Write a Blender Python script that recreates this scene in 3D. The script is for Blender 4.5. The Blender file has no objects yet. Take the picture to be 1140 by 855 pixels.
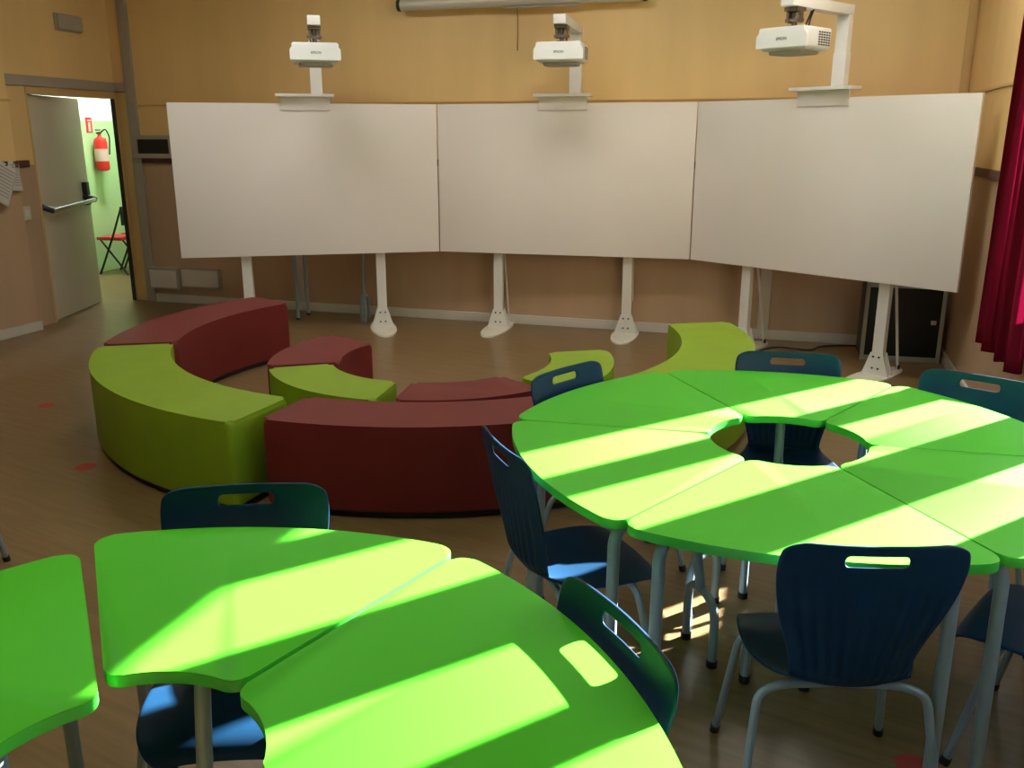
import bpy, bmesh, math, random
from mathutils import Vector, Matrix
random.seed(7)
PI = math.pi
SC = bpy.context.scene
COL = SC.collection

# ------------------------------------------------------------------ materials
def newmat(name):
    m = bpy.data.materials.new(name); m.use_nodes = True
    nt = m.node_tree
    return m, nt, nt.nodes['Principled BSDF']

def mat(name, col, rough=0.5, metal=0.0, spec=0.5, var=0.0, scale=8.0, bump=0.0, bscale=200.0, coat=0.0, stretch=None):
    m, nt, b = newmat(name)
    b.inputs['Base Color'].default_value = (*col, 1)
    b.inputs['Roughness'].default_value = rough
    b.inputs['Metallic'].default_value = metal
    b.inputs['Specular IOR Level'].default_value = spec
    if coat:
        b.inputs['Coat Weight'].default_value = coat
        b.inputs['Coat Roughness'].default_value = 0.15
    tc = nt.nodes.new('ShaderNodeTexCoord')
    src = tc.outputs['Object']
    if stretch:
        mp = nt.nodes.new('ShaderNodeMapping'); mp.inputs['Scale'].default_value = stretch
        nt.links.new(src, mp.inputs['Vector']); src = mp.outputs['Vector']
    if var:
        n = nt.nodes.new('ShaderNodeTexNoise'); n.inputs['Scale'].default_value = scale
        n.inputs['Detail'].default_value = 4
        nt.links.new(src, n.inputs['Vector'])
        r = nt.nodes.new('ShaderNodeValToRGB')
        r.color_ramp.elements[0].position = 0.3; r.color_ramp.elements[1].position = 0.7
        r.color_ramp.elements[0].color = (*[c * (1 - var) for c in col], 1)
        r.color_ramp.elements[1].color = (*[min(1, c * (1 + var)) for c in col], 1)
        nt.links.new(n.outputs['Fac'], r.inputs['Fac'])
        nt.links.new(r.outputs['Color'], b.inputs['Base Color'])
    if bump:
        n2 = nt.nodes.new('ShaderNodeTexNoise'); n2.inputs['Scale'].default_value = bscale
        n2.inputs['Detail'].default_value = 3
        nt.links.new(src, n2.inputs['Vector'])
        bp = nt.nodes.new('ShaderNodeBump'); bp.inputs['Strength'].default_value = bump
        bp.inputs['Distance'].default_value = 0.002
        nt.links.new(n2.outputs['Fac'], bp.inputs['Height'])
        nt.links.new(bp.outputs['Normal'], b.inputs['Normal'])
    return m

def wall_material():
    """Two-tone painted panel wall: tan below the dado line, ochre yellow above."""
    m, nt, b = newmat('two_tone_wall_paint')
    b.inputs['Roughness'].default_value = 0.42
    g = nt.nodes.new('ShaderNodeNewGeometry')
    sp = nt.nodes.new('ShaderNodeSeparateXYZ'); nt.links.new(g.outputs['Position'], sp.inputs[0])
    gt = nt.nodes.new('ShaderNodeMath'); gt.operation = 'GREATER_THAN'; gt.inputs[1].default_value = 1.45
    nt.links.new(sp.outputs['Z'], gt.inputs[0])
    mp = nt.nodes.new('ShaderNodeMapping'); mp.inputs['Scale'].default_value = (2.2, 2.2, 0.25)
    nt.links.new(g.outputs['Position'], mp.inputs['Vector'])
    n = nt.nodes.new('ShaderNodeTexNoise'); n.inputs['Scale'].default_value = 1.6; n.inputs['Detail'].default_value = 5
    nt.links.new(mp.outputs['Vector'], n.inputs['Vector'])
    def ramp(c, v):
        r = nt.nodes.new('ShaderNodeValToRGB')
        r.color_ramp.elements[0].position = 0.3; r.color_ramp.elements[1].position = 0.7
        r.color_ramp.elements[0].color = (*[x * (1 - v) for x in c], 1)
        r.color_ramp.elements[1].color = (*[x * (1 + v) for x in c], 1)
        nt.links.new(n.outputs['Fac'], r.inputs['Fac']); return r
    lo = ramp((0.46, 0.315, 0.205), 0.06); hi = ramp((0.77, 0.54, 0.245), 0.05)
    mx = nt.nodes.new('ShaderNodeMix'); mx.data_type = 'RGBA'
    nt.links.new(gt.outputs[0], mx.inputs['Factor'])
    nt.links.new(lo.outputs['Color'], mx.inputs['A']); nt.links.new(hi.outputs['Color'], mx.inputs['B'])
    nt.links.new(mx.outputs['Result'], b.inputs['Base Color'])
    return m

def hall_wall_material():
    m, nt, b = newmat('hall_wall_paint')
    b.inputs['Roughness'].default_value = 0.5
    g = nt.nodes.new('ShaderNodeNewGeometry')
    sp = nt.nodes.new('ShaderNodeSeparateXYZ'); nt.links.new(g.outputs['Position'], sp.inputs[0])
    gt = nt.nodes.new('ShaderNodeMath'); gt.operation = 'GREATER_THAN'; gt.inputs[1].default_value = 1.88
    nt.links.new(sp.outputs['Z'], gt.inputs[0])
    mx = nt.nodes.new('ShaderNodeMix'); mx.data_type = 'RGBA'
    nt.links.new(gt.outputs[0], mx.inputs['Factor'])
    mx.inputs['A'].default_value = (0.50, 0.72, 0.36, 1); mx.inputs['B'].default_value = (0.75, 0.8, 0.76, 1)
    nt.links.new(mx.outputs['Result'], b.inputs['Base Color'])
    return m

def floor_material():
    m, nt, b = newmat('brown_linoleum')
    g = nt.nodes.new('ShaderNodeNewGeometry')
    rot = nt.nodes.new('ShaderNodeMapping'); rot.inputs['Rotation'].default_value = (0, 0, 0.55)
    nt.links.new(g.outputs['Position'], rot.inputs['Vector'])
    mp = nt.nodes.new('ShaderNodeMapping'); mp.inputs['Scale'].default_value = (1.2, 14.0, 1.0)
    nt.links.new(rot.outputs['Vector'], mp.inputs['Vector'])
    n = nt.nodes.new('ShaderNodeTexNoise'); n.inputs['Scale'].default_value = 2.2; n.inputs['Detail'].default_value = 3
    n.inputs['Roughness'].default_value = 0.5
    nt.links.new(mp.outputs['Vector'], n.inputs['Vector'])
    r = nt.nodes.new('ShaderNodeValToRGB')
    e = r.color_ramp.elements
    e[0].position = 0.28; e[0].color = (0.170, 0.105, 0.046, 1)
    e[1].position = 0.72; e[1].color = (0.235, 0.152, 0.072, 1)
    nt.links.new(n.outputs['Fac'], r.inputs['Fac'])
    nt.links.new(r.outputs['Color'], b.inputs['Base Color'])
    n2 = nt.nodes.new('ShaderNodeTexNoise'); n2.inputs['Scale'].default_value = 1.3; n2.inputs['Detail'].default_value = 4
    nt.links.new(g.outputs['Position'], n2.inputs['Vector'])
    rr = nt.nodes.new('ShaderNodeMapRange'); rr.inputs['To Min'].default_value = 0.27; rr.inputs['To Max'].default_value = 0.36
    nt.links.new(n2.outputs['Fac'], rr.inputs['Value']); nt.links.new(rr.outputs['Result'], b.inputs['Roughness'])
    b.inputs['Specular IOR Level'].default_value = 0.4
    return m

def glass_material():
    m = bpy.data.materials.new('window_glass'); m.use_nodes = True
    nt = m.node_tree; nt.nodes.clear()
    out = nt.nodes.new('ShaderNodeOutputMaterial')
    t = nt.nodes.new('ShaderNodeBsdfTransparent'); t.inputs['Color'].default_value = (0.93, 0.96, 0.95, 1)
    gl = nt.nodes.new('ShaderNodeBsdfGlossy'); gl.inputs['Roughness'].default_value = 0.02
    mx = nt.nodes.new('ShaderNodeMixShader'); mx.inputs[0].default_value = 0.05
    nt.links.new(t.outputs[0], mx.inputs[1]); nt.links.new(gl.outputs[0], mx.inputs[2])
    nt.links.new(mx.outputs[0], out.inputs[0])
    return m

def curtain_material():
    m = bpy.data.materials.new('crimson_curtain_fabric'); m.use_nodes = True
    nt = m.node_tree; nt.nodes.clear()
    out = nt.nodes.new('ShaderNodeOutputMaterial')
    d = nt.nodes.new('ShaderNodeBsdfDiffuse'); d.inputs['Color'].default_value = (0.26, 0.014, 0.04, 1)
    t = nt.nodes.new('ShaderNodeBsdfTranslucent'); t.inputs['Color'].default_value = (0.45, 0.05, 0.16, 1)
    mx = nt.nodes.new('ShaderNodeMixShader'); mx.inputs[0].default_value = 0.33
    w = nt.nodes.new('ShaderNodeTexWave'); w.inputs['Scale'].default_value = 260
    tc = nt.nodes.new('ShaderNodeTexCoord'); nt.links.new(tc.outputs['Object'], w.inputs['Vector'])
    bp = nt.nodes.new('ShaderNodeBump'); bp.inputs['Strength'].default_value = 0.08; bp.inputs['Distance'].default_value = 0.001
    nt.links.new(w.outputs['Fac'], bp.inputs['Height'])
    nt.links.new(bp.outputs['Normal'], d.inputs['Normal'])
    nt.links.new(d.outputs[0], mx.inputs[1]); nt.links.new(t.outputs[0], mx.inputs[2]); nt.links.new(mx.outputs[0], out.inputs[0])
    return m

def emit(name, col, strength):
    m = bpy.data.materials.new(name); m.use_nodes = True
    b = m.node_tree.nodes['Principled BSDF']
    b.inputs['Base Color'].default_value = (*col, 1)
    b.inputs['Emission Color'].default_value = (*col, 1); b.inputs['Emission Strength'].default_value = strength
    return m

M = dict(
    wall=wall_material(), hall=hall_wall_material(), floor=floor_material(), glass=glass_material(), curtain=curtain_material(),
    ceiling=mat('ceiling_white', (0.78, 0.75, 0.68), 0.8, var=0.03),
    green=mat('green_laminate', (0.078, 0.51, 0.023), 0.45, spec=0.13, var=0.03, scale=3, bump=0.03, bscale=500),
    edge=mat('green_edge_band', (0.05, 0.54, 0.05), 0.4, spec=0.5, var=0.03),
    blue=mat('dark_blue_polypropylene', (0.004, 0.032, 0.080), 0.46, spec=0.2, var=0.05, scale=20, bump=0.08, bscale=900),
    steel=mat('silver_powder_coat', (0.25, 0.335, 0.39), 0.3, metal=0.05, spec=0.5, var=0.04, scale=30),
    rubber=mat('black_rubber', (0.012, 0.012, 0.013), 0.6, var=0.1),
    lime=mat('lime_leatherette', (0.23, 0.36, 0.016), 0.5, spec=0.22, var=0.06, scale=4, bump=0.12, bscale=350),
    red=mat('dark_red_leatherette', (0.165, 0.021, 0.019), 0.5, spec=0.2, var=0.06, scale=4, bump=0.12, bscale=350),
    board=mat('matt_white_board', (0.80, 0.75, 0.73), 0.55, spec=0.4, var=0.015, scale=1.5),
    boardedge=mat('board_edge_grey', (0.55, 0.53, 0.49), 0.5, var=0.03),  # plain pale grey for board edges
    white=mat('white_powder_coat', (0.74, 0.73, 0.71), 0.4, var=0.02, scale=10),
    cream=mat('cream_foot_plate', (0.72, 0.68, 0.58), 0.45, var=0.05, scale=12),
    projwhite=mat('projector_white_plastic', (0.78, 0.80, 0.80), 0.35, var=0.02),
    dark=mat('dark_plastic', (0.02, 0.022, 0.024), 0.4, var=0.08),
    mech=mat('mount_mechanism_metal', (0.16, 0.12, 0.09), 0.4, metal=0.6, var=0.5, scale=60),
    grey=mat('grey_painted_trim', (0.36, 0.32, 0.27), 0.5, var=0.04, scale=6),
    skirting=mat('pale_skirting', (0.60, 0.57, 0.52), 0.45, var=0.04, scale=6),
    doorpaint=mat('door_leaf_paint', (0.62, 0.57, 0.46), 0.45, var=0.03, scale=3),
    jamb=mat('ochre_jamb_paint', (0.60, 0.40, 0.17), 0.45, var=0.05, scale=4),
    rail=mat('dark_dado_rail', (0.085, 0.03, 0.018), 0.5, var=0.15, scale=20),
    chrome=mat('brushed_bar_metal', (0.62, 0.63, 0.65), 0.25, metal=0.9, var=0.03),
    paper=mat('white_paper', (0.62, 0.60, 0.56), 0.8, var=0.02),
    ink=mat('printed_grey_ink', (0.25, 0.24, 0.23), 0.8, var=0.1),
    redplastic=mat('extinguisher_red', (0.75, 0.03, 0.025), 0.3, var=0.04),
    label=mat('pale_pink_label', (0.8, 0.55, 0.5), 0.5, var=0.05),
    alu=mat('aluminium_frame', (0.48, 0.48, 0.46), 0.35, metal=0.5, var=0.04),
    blackglass=mat('black_cabinet_panel', (0.012, 0.014, 0.013), 0.3, spec=0.4, var=0.15),
    lampcover=mat('frosted_lamp_cover', (0.40, 0.36, 0.28), 0.4, var=0.03),
    tube=mat('screen_case_white', (0.62, 0.60, 0.55), 0.35, metal=0.2, var=0.03),
    cordm=mat('brown_pull_cord', (0.30, 0.17, 0.07), 0.8, var=0.1),
    dot=mat('red_sticker_vinyl', (0.42, 0.03, 0.03), 0.5, var=0.15, scale=20),
    winframe=mat('window_frame_alu', (0.5, 0.5, 0.48), 0.4, var=0.03),
    ground=mat('outside_paving', (0.35, 0.33, 0.30), 0.9, var=0.1),
    chairred=mat('red_seat_fabric', (0.55, 0.04, 0.05), 0.7, var=0.1),
    switch=mat('ivory_switch', (0.55, 0.52, 0.42), 0.4, var=0.02),
)

# ------------------------------------------------------------------ helpers
def link(name, bm, m, parent=None, smooth=True, loc=None, rotz=None):
    me = bpy.data.meshes.new(name)
    bmesh.ops.recalc_face_normals(bm, faces=bm.faces)
    bm.to_mesh(me); bm.free()
    if isinstance(m, (list, tuple)):
        for x in m: me.materials.append(x)
    else:
        me.materials.append(m)
    if smooth:
        me.polygons.foreach_set('use_smooth', [True] * len(me.polygons))
        try: me.set_sharp_from_angle(angle=math.radians(38))
        except Exception: pass
    o = bpy.data.objects.new(name, me); COL.objects.link(o)
    if parent: o.parent = parent
    if loc is not None: o.location = loc
    if rotz is not None: o.rotation_euler = (0, 0, rotz)
    return o

def tag(o, label, cat, group=None, kind=None):
    o['label'] = label; o['category'] = cat
    if group: o['group'] = group
    if kind: o['kind'] = kind
    return o

def thing(name, label, cat, loc=(0, 0, 0), rotz=0.0, group=None):
    o = bpy.data.objects.new(name, None); COL.objects.link(o)
    o.empty_display_size = 0.1
    o.location = loc; o.rotation_euler = (0, 0, rotz)
    return tag(o, label, cat, group)

def structure(o):
    o['kind'] = 'structure'; return o

def copy_tree(o, parent=None):
    c = o.copy(); COL.objects.link(c)
    if parent: c.parent = parent
    for ch in list(o.children): copy_tree(ch, c)
    return c

def box(bm, lo, hi, mtx=None, bev=0.0, seg=2):
    x0, y0, z0 = lo; x1, y1, z1 = hi
    vs = [bm.verts.new(p) for p in ((x0,y0,z0),(x1,y0,z0),(x1,y1,z0),(x0,y1,z0),(x0,y0,z1),(x1,y0,z1),(x1,y1,z1),(x0,y1,z1))]
    fs = [bm.faces.new([vs[i] for i in f]) for f in ((3,2,1,0),(4,5,6,7),(0,1,5,4),(1,2,6,5),(2,3,7,6),(3,0,4,7))]
    geom_v = vs
    if bev:
        es = list({e for f in fs for e in f.edges})
        r = bmesh.ops.bevel(bm, geom=es, offset=bev, segments=seg, profile=0.7, affect='EDGES')
        geom_v = list({v for f in r['faces'] for v in f.verts} | {v for v in vs if v.is_valid})
    if mtx is not None:
        bmesh.ops.transform(bm, matrix=mtx, verts=[v for v in geom_v if v.is_valid])
    return geom_v

def bx(lo, hi, mtx=None, bev=0.0, seg=2):
    bm = bmesh.new(); box(bm, lo, hi, mtx, bev, seg); return bm

def fillet_path(pts, r, n=6):
    pts = [Vector(p) for p in pts]
    out = [pts[0]]
    for i in range(1, len(pts) - 1):
        a, b, c = pts[i-1], pts[i], pts[i+1]
        rr = r[i] if isinstance(r, dict) and i in r else (0.0 if isinstance(r, dict) else r)
        u = (a - b); v = (c - b)
        d = min(rr, u.length * 0.49, v.length * 0.49)
        if d < 1e-5: out.append(b); continue
        p, q = b + u.normalized() * d, b + v.normalized() * d
        for k in range(n + 1):
            t = k / n
            out.append(p * (1-t)**2 + b * 2*t*(1-t) + q * t*t)
    out.append(pts[-1])
    return out

def tube(bm, pts, r, fillet=0.0, seg=12, caps=True, nfil=6):
    path = fillet_path(pts, fillet, nfil) if fillet else [Vector(p) for p in pts]
    P2 = [path[0]]
    for p in path[1:]:
        if (p - P2[-1]).length > 1e-5: P2.append(p)
    path = P2
    rings = []
    t0 = (path[1] - path[0]).normalized()
    up = Vector((0, 0, 1)) if abs(t0.z) < 0.9 else Vector((1, 0, 0))
    nrm = (up - t0 * up.dot(t0)).normalized()
    for i, p in enumerate(path):
        if i == 0: t = t0
        elif i == len(path) - 1: t = (path[-1] - path[-2]).normalized()
        else: t = ((path[i+1] - p).normalized() + (p - path[i-1]).normalized()).normalized()
        nrm = (nrm - t * nrm.dot(t)).normalized()
        bn = t.cross(nrm)
        rr = r(i / (len(path) - 1)) if callable(r) else r
        rings.append([bm.verts.new(p + (nrm * math.cos(a) + bn * math.sin(a)) * rr) for a in [2*PI*k/seg for k in range(seg)]])
    for A, B in zip(rings, rings[1:]):
        for k in range(seg):
            bm.faces.new((A[k], A[(k+1) % seg], B[(k+1) % seg], B[k]))
    if caps:
        bm.faces.new(list(reversed(rings[0]))); bm.faces.new(rings[-1])
    return rings

def tb(*a, **k):
    bm = bmesh.new(); tube(bm, *a, **k); return bm

def prism(bm, outline, z0, z1, bev_top=0.0, bev_bot=0.0, bev_side=None, seg=2, mat_side=None):
    """Extrude a 2-D outline between z0 and z1 and round its rims."""
    n = len(outline)
    b = [bm.verts.new((x, y, z0)) for x, y in outline]
    t = [bm.verts.new((x, y, z1)) for x, y in outline]
    fb = bm.faces.new(list(reversed(b))); ft = bm.faces.new(t)
    sides = []
    for i in range(n):
        sides.append(bm.faces.new((b[i], b[(i+1) % n], t[(i+1) % n], t[i])))
    if mat_side is not None:
        for f in sides: f.material_index = mat_side
    if bev_top:
        bmesh.ops.bevel(bm, geom=list(ft.edges), offset=bev_top, segments=seg, profile=0.5, affect='EDGES')
    if bev_bot and fb.is_valid:
        bmesh.ops.bevel(bm, geom=list(fb.edges), offset=bev_bot, segments=seg, profile=0.5, affect='EDGES')
    return bm

def lathe(bm, prof, seg=24, center=(0, 0, 0)):
    rings = []
    for r, z in prof:
        rings.append([bm.verts.new((center[0] + r*math.cos(2*PI*k/seg), center[1] + r*math.sin(2*PI*k/seg), center[2] + z)) for k in range(seg)])
    for A, B in zip(rings, rings[1:]):
        for k in range(seg): bm.faces.new((A[k], A[(k+1) % seg], B[(k+1) % seg], B[k]))
    bm.faces.new(list(reversed(rings[0]))); bm.faces.new(rings[-1])
    return bm

def round_corners(pts, dist, n=7, dist2=None):
    """pts: list of (x, y, is_corner); rounds corners by walking dist[i] along the outline on both sides."""
    N = len(pts); P = [Vector((p[0], p[1])) for p in pts]
    def walk(i, step, d):
        cur = P[i]; j = i; passed = []
        while True:
            k = (j + step) % N
            L = (P[k] - cur).length
            if L >= d: return cur + (P[k] - cur) * (d / L), passed
            d -= L; cur = P[k]; j = k; passed.append(k)
    drop = set(); rep = {}
    for i in range(N):
        if not pts[i][2]: continue
        dd = dist2 if (dist2 and P[i].length < 0.5) else dist
        a, pa = walk(i, -1, dd); b, pb = walk(i, 1, dd)
        drop.update(pa); drop.update(pb)
        c = P[i]
        rep[i] = [a*(1-t)**2 + c*2*t*(1-t) + b*t*t for t in [k/n for k in range(n+1)]]
    out = []
    for i in range(N):
        if i in rep: out += [(p.x, p.y) for p in rep[i]]
        elif i not in drop: out.append((P[i].x, P[i].y))
    return out

def frame2(origin, direction):
    """matrix with local x along a 2-D wall direction, local y to its left, z up"""
    d = Vector((direction[0], direction[1], 0)).normalized()
    n = Vector((-d.y, d.x, 0))
    return Matrix(((d.x, n.x, 0, origin[0]), (d.y, n.y, 0, origin[1]), (0, 0, 1, 0), (0, 0, 0, 1)))

# ------------------------------------------------------------------ camera
cam = bpy.data.cameras.new('camera'); cam.sensor_width = 36.0; cam.lens = 36.0 * 998.9 / 1140.0
cam.clip_start = 0.05; cam.clip_end = 200
co = bpy.data.objects.new('camera', cam); COL.objects.link(co)
co.location = (0, 0, 1.70); co.rotation_euler = (PI/2 - 0.27, 0.0, 0)
SC.camera = co

# ------------------------------------------------------------------ room shell
BL = (-4.02, 9.538); BR = (3.494, 7.21)          # back corners
H = 3.4
ub = Vector((BR[0]-BL[0], BR[1]-BL[1], 0)); LB = ub.length; ub.normalize()
MB_ = frame2(BL, ub)                               # x: along back wall to the right, y: outwards (away from the room)
wr = Vector((-0.296, -0.955, 0)).normalized()      # right wall runs towards the camera
MR_ = frame2(BR, wr)                               # x: along the right wall to the front, y: outwards
wl = Vector((-0.226, -0.974, 0)).normalized()      # door wall runs towards the camera
nl = Vector((wl.y, -wl.x, 0))                      # to the right of wl seen from above = outwards (into the hall)
if nl.x > 0: nl = -nl
ML_ = Matrix(((wl.x, nl.x, 0, BL[0]), (wl.y, nl.y, 0, BL[1]), (0, 0, 1, 0), (0, 0, 0, 1)))   # y: outwards into the hall

def xy(m, x, y): p = m @ Vector((x, y, 0)); return (p.x, p.y)
SLAB = [xy(MR_, -0.1, 0.10), xy(MB_, LB + 0.1, 0.15), xy(MB_, 1.0, 0.15), (-2.2, 16.0), (-9.0, 16.0), (-9.0, -4.6), xy(MR_, 12.3, 0.10)]
structure(link('floor', prism(bmesh.new(), SLAB, -0.12, 0.0), M['floor'], smooth=False))
structure(link('ceiling', prism(bmesh.new(), SLAB, H, H + 0.12), M['ceiling'], smooth=False))
# back wall
structure(link('wall_back', bx((-0.02, 0, 0), (LB + 0.3, 0.15, H), MB_), M['wall'], smooth=False))
structure(link('baseboard_back', bx((0.22, -0.022, 0.001), (LB - 0.03, 0.0, 0.085), MB_, 0.004), M['skirting']))
structure(link('trim_1', bx((0.146, -0.028, 0.001), (0.256, 0.002, H), MB_, 0.004), M['grey']))     # batten right of the door
def back_x(px):                                    # distance along the back wall of a world x
    return (px - BL[0]) / ub.x
for i, X in enumerate((-2.13, 2.17)):
    structure(link('trim_%d' % (2 + i), bx((back_x(X) - 0.045, -0.025, 0.086), (back_x(X) + 0.045, 0.002, 1.44), MB_, 0.004), M['skirting']))
structure(link('trim_4', bx((0.257, -0.012, 1.985), (LB, 0.002, 2.0), MB_, 0.003), M['jamb']))
structure(link('trim_5', bx((0.257, -0.024, 1.43), (LB, 0.002, 1.49), MB_, 0.006), M['rail']))
structure(link('trim_6', bx((LB - 0.07, -0.02, 1.49), (LB - 0.012, 0.002, H), MB_, 0.003), M['jamb']))

# right wall with window openings: s along the wall from the back corner
T = 0.10
OPEN = [(2.36, 4.02), (4.31, 6.35)]
SILL, LINT = 0.86, 2.385
wm = bmesh.new()
def seg_wall(s0, s1, z0, z1): box(wm, (s0, 0, z0), (s1, T, z1), MR_)
edges = [0.0]
for a, b in OPEN: edges += [a, b]
edges.append(12.2)
for k in range(0, len(edges), 2): seg_wall(edges[k], edges[k+1], 0, H)
for a, b in OPEN:
    seg_wall(a, b, 0, SILL); seg_wall(a, b, LINT, H)
structure(link('wall_right', wm, M['wall'], smooth=False))
structure(link('baseboard_right', bx((0.0, -0.022, 0.001), (12.0, 0.0, 0.085), MR_, 0.004), M['skirting']))
structure(link('trim_7', bx((0.02, -0.026, 1.43), (2.35, 0.002, 1.49), MR_, 0.006), M['rail']))
structure(link('trim_8', bx((0.02, -0.012, 1.995), (2.35, 0.002, 2.012), MR_, 0.003), M['jamb']))
MULL = {0: [(2.72, 2.80), (3.35, 3.48)], 1: [(4.77, 4.85), (5.40, 5.50)]}
for i, (a, b) in enumerate(OPEN):
    f = bmesh.new()
    for z0, z1 in ((SILL, SILL + 0.035), (LINT - 0.035, LINT)): box(f, (a, 0.0, z0), (b, T, z1), MR_)
    for s0, s1 in [(a, a + 0.012), (b - 0.012, b)] + MULL[i]: box(f, (s0, 0.0, SILL + 0.035), (s1, T, LINT - 0.035), MR_)
    w = structure(link('window_%d' % (i + 1), f, M['winframe'], smooth=False))
    cuts = [a + 0.012] + [x for m_ in MULL[i] for x in m_] + [b - 0.012]
    for k in range(0, len(cuts), 2):
        link('pane', bx((cuts[k], 0.045, SILL + 0.035), (cuts[k+1], 0.049, LINT - 0.035), MR_), M['glass'], w, smooth=False)
    link('sill', bx((a - 0.04, -0.05, SILL - 0.03), (b + 0.04, 0.0, SILL), MR_, 0.004), M['skirting'], w)

# left wall: door wall (recessed), then the nearer wall standing proud of it
DOOR0, DOOR1, DH = 0.03, 1.235, 2.09
lm = bmesh.new()
box(lm, (0.0, 0, 0), (DOOR0, 0.03, H), ML_); box(lm, (DOOR1, 0, 0), (1.75, 0.12, H), ML_); box(lm, (DOOR0, 0, DH), (DOOR1, 0.12, H), ML_)
structure(link('wall_left', lm, M['wall'], smooth=False))
pe = Vector((-4.28, 7.98, 0)); pd = Vector((-0.30, -0.954, 0)).normalized()
MP_ = Matrix(((pd.x, pd.y, 0, pe.x), (pd.y, -pd.x, 0, pe.y), (0, 0, 1, 0), (0, 0, 0, 1)))   # y outwards (to the left)
structure(link('wall_left_near', bx((0, 0, 0), (13.0, 0.35, H), MP_), M['wall'], smooth=False))
structure(link('baseboard_left', bx((-0.015, -0.022, 0.001), (12.5, 0.0, 0.085), MP_, 0.004), M['skirting']))
structure(link('trim_9', bx((-0.02, -0.024, 1.43), (12.5, 0.002, 1.49), MP_, 0.006), M['rail']))
structure(link('trim_10', bx((DOOR1 + 0.09, -0.018, 1.43), (1.70, 0.002, 1.49), ML_, 0.006), M['rail']))
structure(link('trim_11', bx((-0.02, -0.012, 1.985), (12.5, 0.002, 2.0), MP_, 0.003), M['jamb']))
structure(link('trim_13', bx((-0.03, -0.03, DH + 0.035), (0.145, 0.002, DH + 0.125), MB_, 0.006), M['grey']))
structure(link('trim_12', bx((0.0, -0.03, DH + 0.035), (1.62, 0.002, DH + 0.125), ML_, 0.006), M['grey']))   # transom beam above the door
# rear walls behind the camera
structure(link('wall_rear', bx((-9, -4.6, 0), (6, -4.4, H)), M['wall'], smooth=False))

# door 1: frame, leaf ajar into the hall, panic bar
d1 = structure(bpy.data.objects.new('door_1', None)); COL.objects.link(d1)
fr = bmesh.new()
box(fr, (DOOR1 - 0.002, -0.006, 0.001), (DOOR1 + 0.016, 0.12, DH), ML_, 0.002)
box(fr, (DOOR0 - 0.03, -0.012, 0.001), (DOOR0 + 0.003, 0.031, DH), ML_, 0.002)
box(fr, (DOOR0 - 0.03, -0.012, DH - 0.03), (DOOR1 + 0.016, 0.12, DH + 0.03), ML_, 0.004)
box(fr, (0.0, -0.006, 0.001), (0.146, 0.002, DH + 0.03), MB_, 0.002)
link('door_frame', fr, M['jamb'], d1)
link('gasket', bx((DOOR0 + 0.0035, -0.011, 0.002), (DOOR0 + 0.012, 0.032, DH - 0.03), ML_), M['rubber'], d1)
hinge = ML_ @ Vector((DOOR1 - 0.005, 0.02, 0))
end = Vector((-4.345, 9.53, 0))
ld = (end - hinge).normalized(); ln = Vector((ld.y, -ld.x, 0))     # ln points into the room
MD_ = Matrix(((ld.x, ln.x, 0, hinge.x), (ld.y, ln.y, 0, hinge.y), (0, 0, 1, 0), (0, 0, 0, 1)))
leaf = link('door_leaf', bx((0, -0.05, 0.012), (1.06, 0.0, DH - 0.035), MD_, 0.003), M['doorpaint'], d1)
pb = bmesh.new()
tube(pb, [MD_ @ Vector((0.05, 0.085, 1.03)), MD_ @ Vector((0.97, 0.085, 1.07))], 0.022, seg=12)
link('panic_bar', pb, M['chrome'], d1)
for x0, x1, z in ((0.01, 0.07, 1.03), (0.90, 1.0, 1.07)):
    a = bmesh.new()
    tube(a, [MD_ @ Vector((x0, 0.0, z + 0.045)), MD_ @ Vector(((x0+x1)/2, 0.05, z + 0.02)), MD_ @ Vector((x1, 0.085, z))], 0.028, 0.03, seg=10)
    link('bar_arm', a, M['dark'], d1)
a = bx((0.90, 0.0, 1.02), (0.975, 0.05, 1.25), MD_, 0.015, 3); link('bar_lock', a, M['dark'], d1)

# ------------------------------------------------------------------ hall beyond the door
hw = 1.72
structure(link('wall_hall', bx((-5.0, hw, 0), (3.5, hw + 0.1, H), ML_), M['hall'], smooth=False))
structure(link('wall_hall_end', bx((-5.1, -0.3, 0), (-5.0, hw + 0.1, H), ML_), M['hall'], smooth=False))
structure(link('wall_hall_front', bx((3.4, 0.1, 0), (3.5, hw + 0.1, H), ML_), M['hall'], smooth=False))
structure(link('wall_hall_side', bx((-5.0, 0.0, 0), (-0.0, 0.03, H), ML_), M['hall'], smooth=False))
hl = thing('added_fill_lamp', 'added unseen fill lamp brightening the hall beyond the open door', 'lamp', ML_ @ Vector((-1.6, 0.85, H)))  # unseen lamp added to brighten the hall through the door gap
link('fill_lamp_body', bx((-0.35, -0.12, -0.05), (0.35, 0.12, -0.001), None, 0.01), M['white'], hl)
link('fill_diffuser', bx((-0.33, -0.10, -0.062), (0.33, 0.10, -0.051), None, 0.004), emit('added_hall_fill_glow', (0.95, 1.0, 0.94), 190.0), hl)
hl.rotation_euler = (0, 0, math.atan2(wl.y, wl.x))

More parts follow.
